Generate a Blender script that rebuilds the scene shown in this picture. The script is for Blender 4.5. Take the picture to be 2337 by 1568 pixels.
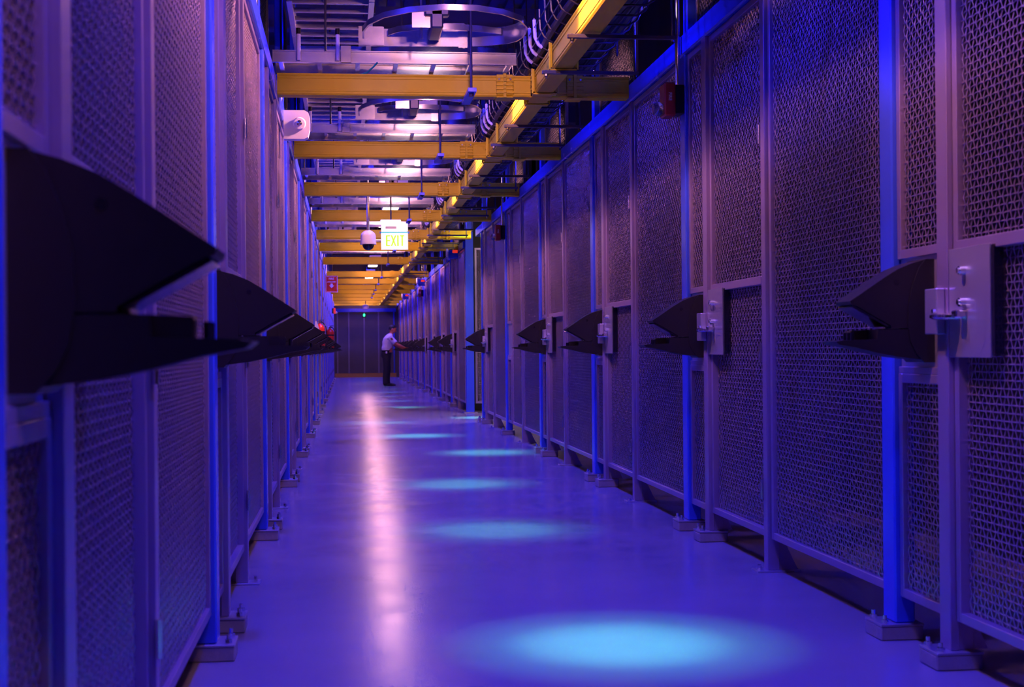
import bpy, math, random
from mathutils import Vector, Matrix
random.seed(7)
SC = bpy.context.scene
COL = SC.collection
for o in list(bpy.data.objects): bpy.data.objects.remove(o, do_unlink=True)
PI = math.pi

# ------------------------------------------------------------------ camera
CAM_Z, F_PX = 1.05, 3246.0
YAW, ROLL = 0.1092, 0.0091
VPX, VPY = 790.5, 796.5
cam_d = bpy.data.cameras.new('camera'); cam = bpy.data.objects.new('camera', cam_d); COL.objects.link(cam)
cam_d.sensor_width = 36; cam_d.lens = F_PX / 2337 * 36
cam_d.shift_x = (1168.5 - F_PX * math.tan(YAW) - VPX) / 2337
cam_d.shift_y = (VPY - 784.0) / 2337
right = Vector((math.cos(YAW), -math.sin(YAW), 0)); fwd = Vector((math.sin(YAW), math.cos(YAW), 0)); up = Vector((0, 0, 1))
m = Matrix((right, up, -fwd)).transposed().to_4x4()
m = m @ Matrix.Rotation(-ROLL, 4, 'Z')
cam.matrix_world = Matrix.Translation((0, 0, CAM_Z)) @ m
cam_d.dof.use_dof = True; cam_d.dof.focus_distance = 10.5; cam_d.dof.aperture_fstop = 5.6
cam_d.clip_start = 0.05; cam_d.clip_end = 200
SC.camera = cam

# ------------------------------------------------------------------ world, view, lights
w = bpy.data.worlds.new('world'); SC.world = w; w.use_nodes = True
w.node_tree.nodes['Background'].inputs[0].default_value = (0.02, 0.012, 0.25, 1)
w.node_tree.nodes['Background'].inputs[1].default_value = 0.25
SC.view_settings.view_transform = 'Standard'; SC.view_settings.look = 'None'
SC.view_settings.gamma = 1.0; SC.view_settings.exposure = 0.0
SC.cycles.use_denoising = True
SC.cycles.max_bounces = 3; SC.cycles.diffuse_bounces = 2; SC.cycles.glossy_bounces = 2; SC.cycles.transmission_bounces = 3
SC.cycles.use_adaptive_sampling = True; SC.cycles.adaptive_threshold = 0.12; SC.cycles.adaptive_min_samples = 12
SC.cycles.sample_clamp_indirect = 4

S = 3.09
TOPZ = 4.702
XR, XL = 1.939, -0.445
Y_TRAY0 = 9.56
WARM = (1.0, 0.38, 0.44)
def lamp(name, kind, loc, energy, color, **kw):
    d = bpy.data.lights.new(name, kind); d.energy = energy; d.color = color
    tgt = kw.pop('target', None); rz = kw.pop('rz', 0)
    for k_, v in kw.items(): setattr(d, k_, v)
    o = bpy.data.objects.new(name, d); COL.objects.link(o); o.location = loc
    if tgt is not None:
        o.rotation_euler = (Vector(tgt) - Vector(loc)).to_track_quat('-Z', 'Y').to_euler()
    else: o.rotation_euler = (0, 0, rz)
    return o
# blue flood lamps high over the aisle, one per bay, each with a tight cyan downlight beside it
POOLS = [(0.95, 1.9), (0.96, 4.97), (0.85, 8.21), (0.87, 11.06), (1.4, 14.38), (0.84, 17.36), (0.49, 20.63), (1.95, 21.79), (0.98, 26.0),
         (0.9, 29.3), (0.7, 32.2), (1.0, 35.4), (1.1, 38.3), (0.8, 41.3), (0.5, 44.6), (0.9, 47.8), (0.6, 51.0), (0.8, 54.0)]
BLUE_P, CYAN_P, WARM_P = 360.0, 800.0, 26.0
WASH_L, WASH_R, WASH_Y = 205.0, 270.0, 46.0
BLUE_W = 600.0
POOL_K = [1.0, 1.0, .45, .6, .8, .9, .5, .9, .7, .6, .6, .6, .6, .6, .5, .6, .5, .5]
for i, (x, y) in enumerate(POOLS):
    lx = 0.85 if i != 7 else 1.75
    lamp('cyan_downlight_beam', 'SPOT', (lx, y, 4.2), CYAN_P * POOL_K[i], (0.12, 1.0, 0.80), target=(x, y, 0), spot_size=math.radians(19.5 if i < 9 else 15), spot_blend=1.0, shadow_soft_size=0.04)
    if i < 9: lamp('cyan_downlight_core', 'SPOT', (lx, y, 4.19), 1500 * POOL_K[i], (0.14, 1.0, 0.72), target=(x, y, 0), spot_size=math.radians(12.5), spot_blend=1.0, shadow_soft_size=0.04)
    if i != 7:
        lamp('added_blue_wall_fill', 'SPOT', (0.45, y, 4.25), BLUE_W * .8, (0.014, 0.018, 1.0), target=(XL, y, 1.1), spot_size=math.radians(78), spot_blend=1.0, shadow_soft_size=0.08)  # extra spot added to turn the lower left wall bluer, no fixture
        lamp('added_blue_wall_fill', 'SPOT', (0.65, y, 4.25), BLUE_W, (0.014, 0.018, 1.0), target=(XR, y, 1.0), spot_size=math.radians(78), spot_blend=1.0, shadow_soft_size=0.08)  # same added blue fill, for the right wall
    lamp('blue_flood_beam', 'SPOT', (0.55, y, 4.25), BLUE_P, (0.022, 0.020, 1.0), target=(0.7, y, 0), spot_size=math.radians(122), spot_blend=0.8, shadow_soft_size=0.12)
for k in range(-3, 15):
    y = Y_TRAY0 + 0.75 + S * k
    lamp('warm_fixture_beam', 'SPOT', (0.72, y, 3.22), WARM_P, WARM, spot_size=math.radians(172), spot_blend=0.15, shadow_soft_size=0.06)
    lamp('added_warm_wall_wash', 'SPOT', (0.60, y, 3.22), WASH_L, WARM, target=(XL, y, 2.66), spot_size=math.radians(96), spot_blend=0.5, shadow_soft_size=0.05)  # extra spot added at the batten to brighten the left wall
    lamp('added_warm_wall_wash', 'SPOT', (0.84, y, 3.22), WASH_R, WARM, target=(XR, y, 2.50), spot_size=math.radians(78), spot_blend=0.5, shadow_soft_size=0.05)  # extra spot added at the batten to brighten the right wall
    lamp('added_warm_trough_wash', 'SPOT', (0.72, y + .26, 3.22), WASH_Y, WARM, target=(0.66, y + 2.4, 3.12), spot_size=math.radians(62), spot_blend=0.6, shadow_soft_size=0.05)  # extra spot added to brighten the face of the next trough
for k in range(-1, 7):
    lamp('added_blue_up_fill', 'SPOT', (XL - 0.16, Y_TRAY0 - 1.3 + S * k, 3.00), 100, (0.022, 0.020, 1.0), target=(0.6, Y_TRAY0 - 0.6 + S * k, 3.9), spot_size=math.radians(130), spot_blend=0.6, shadow_soft_size=0.05)  # added fill hidden behind the left beam, tints the overhead racks blue
    lamp('added_blue_up_fill', 'SPOT', (XR + 0.16, Y_TRAY0 - 1.3 + S * k, 3.00), 50, (0.022, 0.020, 1.0), target=(0.9, Y_TRAY0 - 0.6 + S * k, 3.9), spot_size=math.radians(130), spot_blend=0.6, shadow_soft_size=0.05)  # weaker added fill hidden behind the right beam
lamp('side_aisle_beam', 'AREA', (2.9, 21.4, 3.4), 90, (1.0, 0.72, 0.55), shape='RECTANGLE', size=0.3, size_y=0.8)

# ------------------------------------------------------------------ materials
def mat(name, col, metal=0.0, rough=0.5, noise=None, bump=None, emit=None, estr=0, trans=0, spec=0.5, coat=0):
    m_ = bpy.data.materials.new(name); m_.use_nodes = True
    nt = m_.node_tree; b = nt.nodes['Principled BSDF']
    b.inputs['Base Color'].default_value = (*col, 1); b.inputs['Metallic'].default_value = metal
    b.inputs['Roughness'].default_value = rough; b.inputs['Specular IOR Level'].default_value = spec
    b.inputs['Coat Weight'].default_value = coat
    if trans: b.inputs['Transmission Weight'].default_value = trans
    if emit: b.inputs['Emission Color'].default_value = (*emit, 1); b.inputs['Emission Strength'].default_value = estr
    tc = nt.nodes.new('ShaderNodeTexCoord')
    if noise:
        sc, amt, ramt = noise
        n = nt.nodes.new('ShaderNodeTexNoise'); n.inputs['Scale'].default_value = sc; n.inputs['Detail'].default_value = 5
        nt.links.new(tc.outputs['Object'], n.inputs['Vector'])
        mx = nt.nodes.new('ShaderNodeMix'); mx.data_type = 'RGBA'
        mx.inputs[6].default_value = (*[c * (1 - amt) for c in col], 1); mx.inputs[7].default_value = (*[min(1, c * (1 + amt)) for c in col], 1)
        nt.links.new(n.outputs['Fac'], mx.inputs[0]); nt.links.new(mx.outputs[2], b.inputs['Base Color'])
        mr = nt.nodes.new('ShaderNodeMapRange'); mr.inputs[3].default_value = max(0.02, rough - ramt); mr.inputs[4].default_value = rough + ramt
        nt.links.new(n.outputs['Fac'], mr.inputs[0]); nt.links.new(mr.outputs[0], b.inputs['Roughness'])
    if bump:
        n2 = nt.nodes.new('ShaderNodeTexNoise'); n2.inputs['Scale'].default_value = bump[0]; n2.inputs['Detail'].default_value = 3
        nt.links.new(tc.outputs['Object'], n2.inputs['Vector'])
        bp = nt.nodes.new('ShaderNodeBump'); bp.inputs['Strength'].default_value = bump[1]; bp.inputs['Distance'].default_value = bump[2]
        nt.links.new(n2.outputs['Fac'], bp.inputs['Height']); nt.links.new(bp.outputs[0], b.inputs['Normal'])
    return m_
M = dict(
    frame=mat('galvanised_frame', (0.40, 0.31, 0.54), 0.72, 0.34, noise=(6, 0.10, 0.06)),
    wire=mat('mesh_wire', (0.54, 0.42, 0.64), 0.85, 0.24),
    blue=mat('blue_gloss_paint', (0.03, 0.07, 0.68), 0.0, 0.26, noise=(5, 0.06, 0.04)),
    plate=mat('zinc_plate', (0.52, 0.48, 0.62), 0.8, 0.34, noise=(9, 0.08, 0.05)),
    chrome=mat('polished_steel', (0.85, 0.83, 0.85), 1.0, 0.16, noise=(30, 0.03, 0.03)),
    alu=mat('brushed_aluminium', (0.72, 0.70, 0.76), 0.95, 0.26, noise=(5, 0.05, 0.04)),
    yellow=mat('yellow_plastic_trough', (0.92, 0.68, 0.015), 0.0, 0.42, noise=(8, 0.06, 0.05), spec=0.2),
    yclip=mat('bright_yellow_clip', (0.98, 0.75, 0.01), 0.0, 0.4, noise=(20, 0.05, 0.05)),
    black=mat('black_plastic', (0.011, 0.009, 0.018), 0.0, 0.45, noise=(60, 0.1, 0.06), spec=0.28),
    blackg=mat('black_gloss', (0.010, 0.008, 0.02), 0.0, 0.12, noise=(20, 0.05, 0.03)),
    rod=mat('dark_rod', (0.10, 0.09, 0.11), 0.7, 0.4, noise=(30, 0.1, 0.05)),
    concrete=mat('grout_block', (0.30, 0.26, 0.30), 0.0, 0.8, noise=(25, 0.2, 0.1), bump=(60, 0.4, 0.004)),
    white=mat('white_plastic', (0.85, 0.80, 0.86), 0.0, 0.35, noise=(10, 0.03, 0.04)),
    red=mat('red_enamel', (0.75, 0.035, 0.01), 0.0, 0.28, noise=(10, 0.06, 0.05)),
    darkred=mat('dark_red_plastic', (0.45, 0.035, 0.02), 0.0, 0.38, noise=(10, 0.06, 0.05)),
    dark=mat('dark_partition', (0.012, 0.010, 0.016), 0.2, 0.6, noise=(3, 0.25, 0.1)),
    darkblue=mat('dark_blue_deck', (0.045, 0.045, 0.16), 0.3, 0.5, noise=(2, 0.3, 0.1)),
    endwall=mat('dusty_dark_panel', (0.10, 0.09, 0.12), 0.3, 0.55, noise=(1.4, 0.45, 0.1)),
    stud=mat('dusty_stud', (0.22, 0.19, 0.30), 0.4, 0.5, noise=(6, 0.2, 0.1)),
    kick=mat('tan_kick_board', (0.55, 0.30, 0.07), 0.0, 0.6, noise=(4, 0.1, 0.1)),
    glass=mat('clear_lens', (0.9, 0.9, 0.95), 0.0, 0.05, trans=0.9, noise=(5, 0.02, 0.01)),
    exitw=mat('exit_panel_lit', (0.85, 0.88, 0.80), 0.0, 0.2, emit=(1.0, 0.95, 0.86), estr=0.75, noise=(5, 0.02, 0.01)),
    exitg=mat('exit_letter_green', (0.35, 0.75, 0.03), 0.0, 0.3, emit=(0.50, 0.85, 0.03), estr=0.85, noise=(5, 0.02, 0.01)),
    exitc=mat('exit_top_edge', (0.1, 0.6, 0.6), 0.0, 0.3, emit=(0.12, 0.62, 0.60), estr=0.6, noise=(5, 0.02, 0.01)),
    lens=mat('lit_lamp_lens', (0.9, 0.85, 0.8), 0.0, 0.3, emit=(1.0, 0.80, 0.62), estr=9.0, noise=(5, 0.02, 0.01)),
    cylens=mat('blue_lamp_lens', (0.1, 0.3, 0.9), 0.0, 0.3, emit=(0.05, 0.3, 1.0), estr=2.0, noise=(5, 0.02, 0.01)),
    green=mat('green_indicator', (0.05, 0.8, 0.3), 0.0, 0.3, emit=(0.03, 0.8, 0.25), estr=3.0, noise=(5, 0.02, 0.01)),
    redled=mat('red_indicator', (0.8, 0.03, 0.02), 0.0, 0.3, emit=(0.9, 0.04, 0.02), estr=0.7, noise=(5, 0.02, 0.01)),
    skin=mat('skin', (0.66, 0.19, 0.09), 0.0, 0.5, noise=(20, 0.06, 0.05)),
    shirt=mat('white_shirt', (0.82, 0.74, 0.82), 0.0, 0.8, noise=(15, 0.05, 0.05), bump=(18, 0.4, 0.01)),
    trouser=mat('black_trouser', (0.018, 0.014, 0.022), 0.0, 0.8, noise=(15, 0.1, 0.05), bump=(10, 0.3, 0.01)),
    hair=mat('dark_hair', (0.012, 0.009, 0.010), 0.0, 0.6, noise=(60, 0.2, 0.1)),
    patch=mat('brown_patch', (0.22, 0.08, 0.02), 0.0, 0.7, noise=(60, 0.2, 0.05)),
    tag=mat('paper_tag', (0.9, 0.86, 0.84), 0.0, 0.7, noise=(10, 0.03, 0.05)),
    cable=mat('green_cable', (0.02, 0.35, 0.25), 0.0, 0.4, noise=(10, 0.05, 0.05)),
)
# epoxy floor: sealed, slightly mottled, with fine orange-peel that breaks up the reflections
def floor_mat():
    m_ = bpy.data.materials.new('epoxy_floor'); m_.use_nodes = True; nt = m_.node_tree; b = nt.nodes['Principled BSDF']
    tc = nt.nodes.new('ShaderNodeTexCoord'); L = nt.links.new
    n = nt.nodes.new('ShaderNodeTexNoise'); n.inputs['Scale'].default_value = 0.9; n.inputs['Detail'].default_value = 4
    L(tc.outputs['Object'], n.inputs['Vector'])
    cr = nt.nodes.new('ShaderNodeValToRGB'); cr.color_ramp.elements[0].position = 0.3; cr.color_ramp.elements[1].position = 0.75
    cr.color_ramp.elements[0].color = (0.215, 0.185, 0.26, 1); cr.color_ramp.elements[1].color = (0.26, 0.22, 0.31, 1)
    L(n.outputs['Fac'], cr.inputs[0]); L(cr.outputs[0], b.inputs['Base Color'])
    n3 = nt.nodes.new('ShaderNodeTexNoise'); n3.inputs['Scale'].default_value = 2.2; n3.inputs['Detail'].default_value = 3
    L(tc.outputs['Object'], n3.inputs['Vector'])
    mr = nt.nodes.new('ShaderNodeMapRange'); mr.inputs[1].default_value = 0.3; mr.inputs[2].default_value = 0.7
    mr.inputs[3].default_value = 0.17; mr.inputs[4].default_value = 0.24
    L(n3.outputs['Fac'], mr.inputs[0]); L(mr.outputs[0], b.inputs['Roughness'])
    n2 = nt.nodes.new('ShaderNodeTexNoise'); n2.inputs['Scale'].default_value = 140; n2.inputs['Detail'].default_value = 2
    L(tc.outputs['Object'], n2.inputs['Vector'])
    bp = nt.nodes.new('ShaderNodeBump'); bp.inputs['Strength'].default_value = 0.28; bp.inputs['Distance'].default_value = 0.0012
    L(n2.outputs['Fac'], bp.inputs['Height']); L(bp.outputs[0], b.inputs['Normal'])
    b.inputs['Specular IOR Level'].default_value = 0.5
    return m_
M['floor'] = floor_mat()

# ------------------------------------------------------------------ mesh helpers
class MB:
    def __init__(s): s.v = []; s.f = []
    def add(s, vs, fs):
        n = len(s.v); s.v += [tuple(p) for p in vs]; s.f += [tuple(i + n for i in f) for f in fs]; return s
    def box(s, x0, x1, y0, y1, z0, z1, c=0.0):
        if c <= 0:
            vs = [(x, y, z) for z in (z0, z1) for y in (y0, y1) for x in (x0, x1)]
            return s.add(vs, [(0, 2, 3, 1), (4, 5, 7, 6), (0, 1, 5, 4), (2, 6, 7, 3), (0, 4, 6, 2), (1, 3, 7, 5)])
        # chamfered along every edge
        vs = []
        for z, i in ((z0, 1), (z0 + c, 0), (z1 - c, 0), (z1, 1)):
            d = c if i else 0
            a0, a1, b0, b1 = x0 + d, x1 - d, y0 + d, y1 - d
            if i: ring = [(a0, b0 + 0), (a0 + 0, b0), (a1, b0), (a1, b0), (a1, b1), (a1, b1), (a0, b1), (a0, b1)]
            else: ring = [(a0, b0 + c), (a0 + c, b0), (a1 - c, b0), (a1, b0 + c), (a1, b1 - c), (a1 - c, b1), (a0 + c, b1), (a0, b1 - c)]
            if i: ring = [(a0, b0 + c * .4), (a0 + c * .4, b0), (a1 - c * .4, b0), (a1, b0 + c * .4), (a1, b1 - c * .4), (a1 - c * .4, b1), (a0 + c * .4, b1), (a0, b1 - c * .4)]
            vs += [(p[0], p[1], z) for p in ring]
        fs = [tuple(range(7, -1, -1)), tuple(range(24, 32))]
        for r in range(3):
            for i in range(8):
                j = (i + 1) % 8; fs.append((r * 8 + i, r * 8 + j, r * 8 + 8 + j, r * 8 + 8 + i))
        return s.add(vs, fs)
    def cyl(s, a, b, r, n=12, r2=None):
        a = Vector(a); b = Vector(b); r2 = r if r2 is None else r2
        d = (b - a).normalized(); u = d.orthogonal().normalized(); w_ = d.cross(u)
        vs = []
        for p, rr in ((a, r), (b, r2)):
            for i in range(n):
                t = 2 * PI * i / n; vs.append(p + (u * math.cos(t) + w_ * math.sin(t)) * rr)
        fs = [(i, (i + 1) % n, n + (i + 1) % n, n + i) for i in range(n)] + [tuple(range(n - 1, -1, -1)), tuple(range(n, 2 * n))]
        return s.add(vs, fs)
    def tube(s, pts, r, n=8, closed=False):
        pts = [Vector(p) for p in pts]; vs = []; N = len(pts)
        ref = None
        for i, p in enumerate(pts):
            a = pts[(i - 1) % N] if (closed or i > 0) else p; b = pts[(i + 1) % N] if (closed or i < N - 1) else p
            d = (b - a).normalized()
            if ref is None: ref = d.orthogonal().normalized()
            u = (ref - d * ref.dot(d)).normalized(); ref = u; w_ = d.cross(u)
            rr = r[i] if isinstance(r, (list, tuple)) else r
            for k in range(n):
                t = 2 * PI * k / n; vs.append(p + (u * math.cos(t) + w_ * math.sin(t)) * rr)
        fs = []
        for i in range(N if closed else N - 1):
            j = (i + 1) % N
            for k in range(n): fs.append((i * n + k, i * n + (k + 1) % n, j * n + (k + 1) % n, j * n + k))
        if not closed: fs += [tuple(range(n - 1, -1, -1)), tuple(range((N - 1) * n, N * n))]
        return s.add(vs, fs)
    def prism(s, poly, axis, a, b):
        # poly in the two other axes (ordered), extruded along axis from a to b
        n = len(poly)
        def P(p, t):
            if axis == 0: return (t, p[0], p[1])
            if axis == 1: return (p[0], t, p[1])
            return (p[0], p[1], t)
        vs = [P(p, a) for p in poly] + [P(p, b) for p in poly]
        fs = [(i, (i + 1) % n, n + (i + 1) % n, n + i) for i in range(n)] + [tuple(range(n - 1, -1, -1)), tuple(range(n, 2 * n))]
        return s.add(vs, fs)
    def lathe(s, prof, c=(0, 0, 0), n=20):
        vs = []; fs = []
        for r, z in prof:
            for i in range(n):
                t = 2 * PI * i / n; vs.append((c[0] + r * math.cos(t), c[1] + r * math.sin(t), c[2] + z))
        for k in range(len(prof) - 1):
            for i in range(n): fs.append((k * n + i, k * n + (i + 1) % n, (k + 1) * n + (i + 1) % n, (k + 1) * n + i))
        fs += [tuple(range(n - 1, -1, -1)), tuple(range((len(prof) - 1) * n, len(prof) * n))]
        return s.add(vs, fs)
    def loft(s, rings, n=16):
        # rings: (centre, rx, ry, normal direction, side dir)
        vs = []
        for c, ru, rv, u, v in rings:
            c = Vector(c); u = Vector(u).normalized(); v = Vector(v).normalized()
            for i in range(n):
                t = 2 * PI * i / n; vs.append(c + u * ru * math.cos(t) + v * rv * math.sin(t))
        fs = [(k * n + i, k * n + (i + 1) % n, (k + 1) * n + (i + 1) % n, (k + 1) * n + i) for k in range(len(rings) - 1) for i in range(n)]
        fs += [tuple(range(n - 1, -1, -1)), tuple(range((len(rings) - 1) * n, len(rings) * n))]
        return s.add(vs, fs)
    def data(s, name, m_, smooth=False):
        me = bpy.data.meshes.new(name); me.from_pydata(s.v, [], s.f); me.validate(); 
        import bmesh
        b = bmesh.new(); b.from_mesh(me); bmesh.ops.recalc_face_normals(b, faces=b.faces); b.to_mesh(me); b.free()
        me.materials.append(M[m_])
        if smooth:
            me.polygons.foreach_set('use_smooth', [True] * len(me.polygons))
            try: me.set_sharp_from_angle(angle=math.radians(38))
            except Exception: pass
        me.update(); return me
    def build(s, name, m_, parent=None, smooth=False):
        return put(name, s.data(name, m_, smooth), parent)
def put(name, me, parent=None):
    o = bpy.data.objects.new(name, me); COL.objects.link(o)
    if parent is not None: o.parent = parent
    return o
def thing(name, label, cat, loc=(0, 0, 0), rz=0.0, group=None):
    o = bpy.data.objects.new(name, None); COL.objects.link(o); o.location = loc; o.rotation_euler = (0, 0, rz)
    o.empty_display_size = 0.1
    o['label'] = label; o['category'] = cat
    if group: o['group'] = group
    return o
def tag(o, label, cat, group=None):
    o['label'] = label; o['category'] = cat
    if group: o['group'] = group
    return o
def struct(o): o['kind'] = 'structure'; return o
CHILDREN = {}
def dup(root, loc, rz, label, group=None):
    r = root.copy(); COL.objects.link(r); r.location = loc; r.rotation_euler = (0, 0, rz); r['label'] = label
    if group: r['group'] = group
    for ch in list(root.children):
        c = ch.copy(); COL.objects.link(c); c.parent = r
        for g in list(ch.children):
            d = g.copy(); COL.objects.link(d); d.parent = c
    return r
ORD = ['nearest', 'second nearest', 'third nearest', 'fourth nearest', 'fifth nearest', 'sixth nearest', 'seventh nearest', 'eighth nearest',
       'ninth nearest', 'tenth nearest', 'eleventh nearest', 'twelfth nearest', 'thirteenth nearest', 'fourteenth nearest', 'fifteenth nearest',
       'sixteenth nearest', 'seventeenth nearest', 'eighteenth nearest', 'nineteenth nearest', 'twentieth nearest']
COUNT = {}
def nth(key):
    i = COUNT.get(key, 0); COUNT[key] = i + 1; return ORD[min(i, 19)]
def text_mesh(txt, size, m_, width=None, depth=0.0015):
    cu = bpy.data.curves.new('lettering', 'FONT'); cu.body = txt; cu.size = size; cu.align_x = 'CENTER'; cu.align_y = 'CENTER'; cu.extrude = depth
    cu.offset = size * 0.02
    o = bpy.data.objects.new('lettering', cu); COL.objects.link(o)
    bpy.context.view_layer.update()
    dg = bpy.context.evaluated_depsgraph_get()
    me = bpy.data.meshes.new_from_object(o.evaluated_get(dg)); bpy.data.objects.remove(o); bpy.data.curves.remove(cu)
    if width:
        xs = [v.co.x for v in me.vertices]; k_ = width / (max(xs) - min(xs)); cx = (max(xs) + min(xs)) / 2
        for v in me.vertices: v.co.x = (v.co.x - cx) * k_
    # stand the text up, facing -Y
    for v in me.vertices: v.co = Vector((v.co.x, -v.co.z, v.co.y))
    me.materials.clear(); me.materials.append(M[m_]); return me

# ------------------------------------------------------------------ setting
END_Y = 55.8
BACK = 1.25
floor = struct(MB().box(-2.6, 7.2, -6, END_Y + .2, -0.1, 0.0).build('floor', 'floor'))
ceil = MB()
ceil.box(-2.6, 7.2, -6, END_Y + .2, 4.75, 4.85)
x = -2.6
while x < 7.2:
    ceil.box(x, x + 0.09, -6, END_Y, 4.70, 4.75); x += 0.18
struct(ceil.build('ceiling', 'darkblue'))
jm = MB().box(-2.5, 7.1, -.05, .05, 4.46, 4.70).box(-2.5, 7.1, -.09, .09, 4.44, 4.46).data('trim', 'darkblue')
for i in range(28):
    o = struct(put('trim_%d' % (i + 1), jm)); o.location = (0, 1.2 + i * 2.0, 0)
struct(MB().box(XL - BACK - .06, XL - BACK, -6, END_Y, 0, 4.7).build('wall_left', 'dark'))
struct(MB().box(XR + BACK, XR + BACK + .06, -6, 19.5, 0, 4.7).build('wall_right', 'dark'))
struct(MB().box(XR + BACK, XR + BACK + .06, 24.2, END_Y, 0, 4.7).build('wall_right_far', 'dark'))
struct(MB().box(7.0, 7.1, 19.5, 24.2, 0, 4.7).build('wall_side_aisle', 'dark'))
struct(MB().box(XR + .2, 7.0, 24.2, 24.28, 0, 4.7).build('wall_side_aisle_back', 'dark'))
struct(MB().box(XL - BACK, XL - .10, -6, END_Y, 2.87, 2.91).build('light_block_left_cages', 'dark'))  # unseen slab added to keep lamp light out of the left cages
struct(MB().box(XR + .10, XR + BACK, -6, 20.5, 2.87, 2.91).build('light_block_right_cages', 'dark'))  # unseen slab added as light block over the near right cages
struct(MB().box(XR + .10, XR + BACK, 24.3, END_Y, 2.87, 2.91).build('light_block_right_cages_far', 'dark'))  # unseen slab added as light block over the far right cages
struct(MB().box(-2.6, 7.2, -5.6, -5.5, 0, 4.7).build('wall_back', 'dark'))
ew = struct(MB().box(-2.6, 4.2, END_Y, END_Y + .1, 0, 4.7).build('wall_end', 'endwall'))
for j, xs in enumerate((-.34, .10, .70, 1.26, 1.86)):
    struct(MB().box(xs - .028, xs + .028, END_Y - .05, END_Y, .15, 2.54).build('trim_stud', 'stud' if j != 4 else 'blue', ew))
struct(MB().box(XL, XR, END_Y - .10, END_Y, 2.54, 2.68).build('trim_head_beam', 'blue', ew))
struct(MB().box(XL, XR, END_Y - .03, END_Y, 0.0, 0.14).box(XL, XR, END_Y - .045, END_Y, 0.14, 0.155).build('baseboard_end', 'kick', ew))

# ------------------------------------------------------------------ woven mesh
PITCH = 0.0247
def weave(y0, y1, z0, z1, x, r=0.0029, amp=0.0034):
    """crimped woven wire cloth in the plane x, wires alternate over and under"""
    mb = MB(); ny = max(2, round((y1 - y0) / PITCH)); nz = max(2, round((z1 - z0) / PITCH))
    py = (y1 - y0) / ny; pz = (z1 - z0) / nz
    V = mb.v; Fc = mb.f
    for j in range(1, nz):       # horizontal wires
        z = z0 + j * pz; base = len(V)
        for i in range(0, ny + 1):
            xx = x + (amp if (i + j) % 2 else -amp); y = y0 + i * py
            V += [(xx - r, y, z), (xx, y, z + r), (xx + r, y, z), (xx, y, z - r)]
        for i in range(ny):
            a = base + i * 4
            for q in range(4): Fc.append((a + q, a + (q + 1) % 4, a + 4 + (q + 1) % 4, a + 4 + q))
    for i in range(1, ny):
        y = y0 + i * py; base = len(V)
        for j in range(0, nz + 1):
            xx = x + (-amp if (i + j) % 2 else amp); z = z0 + j * pz
            V += [(xx - r, y, z), (xx, y + r, z), (xx + r, y, z), (xx, y - r, z)]
        for j in range(nz):
            a = base + j * 4
            for q in range(4): Fc.append((a + q, a + (q + 1) % 4, a + 4 + (q + 1) % 4, a + 4 + q))
    me = bpy.data.meshes.new('woven_mesh'); me.from_pydata(V, [], Fc); me.materials.append(M['wire'])
    me.polygons.foreach_set('use_smooth', [True] * len(me.polygons)); me.update(); return me
def frame_mb(y0, y1, z0, z1, t=0.032, xa=0.018, xb=0.052, mb=None):
    mb = mb or MB()
    mb.box(xa, xb, y0, y0 + t, z0, z1, .002); mb.box(xa, xb, y1 - t, y1, z0, z1, .002)
    mb.box(xa, xb, y0 + t, y1 - t, z0, z0 + t, .002); mb.box(xa, xb, y0 + t, y1 - t, z1 - t, z1, .002)
    return mb
ZB0, ZB1 = 2.73, 2.85           # the long beam over both walls
PB, PT = 0.155, 2.725           # mesh panels run from here to here
F0, F1 = -0.085, 0.0            # gate post
N0, N1 = 0.004, 0.381           # narrow panel
B0, B1 = 0.385, 0.50            # blue post
W0, W1 = 0.504, 1.926           # wide panel
U0, U1 = 1.93, 2.015            # mullion post
D0, D1 = 2.020, 3.0             # gate leaf

# --- prototypes (built at their first place later by moving)
def base_block(y0, y1, root, bolts=True, m_='concrete'):
    MB().box(-.060, .095, y0, y1, 0, .050, .004).build('base_block', m_, root)
    MB().box(-.060, .098, y0 - .003, y1 + .003, .050, .058, .001).build('base_plate', 'plate', root)
    b = MB()
    for yy in (y0 + .022, y1 - .022):
        b = MB(); b.cyl((-.038, yy, .058), (-.038, yy, .072), .013, 6); b.cyl((-.038, yy, .072), (-.038, yy, .088), .007, 8)
        b.build('anchor_bolt', 'chrome', root)
def make_gate_post():
    t = thing('gate_post', '', 'post')
    mb = MB().box(0, .030, F0, F1, .058, ZB0, .002).box(.030, .085, F0 + .012, F1 - .02, .058, ZB0, .002)
    mb.build('shaft', 'frame', t)
    MB().prism([(.03, .165), (.085, .165), (.135, .058), (.03, .058)], 1, F0 + .02, F0 + .032).build('gusset', 'frame', t)
    base_block(-.115, .03, t)
    b = MB()
    return t
def make_blue_post():
    t = thing('blue_post', '', 'post')
    MB().box(0, .075, B0, B1, .058, ZB0, .006).build('shaft', 'blue', t)
    MB().box(.02, .085, B0 + .01, B1 - .01, ZB1, TOPZ, .006).build('upper_shaft', 'blue', t)
    base_block(B0 - .02, B1 + .02, t)
    c = MB().cyl((.035, B1 + .008, ZB1), (.035, B1 + .008, TOPZ), .009, 8); c.build('conduit', 'chrome', t, True)
    return t
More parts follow.
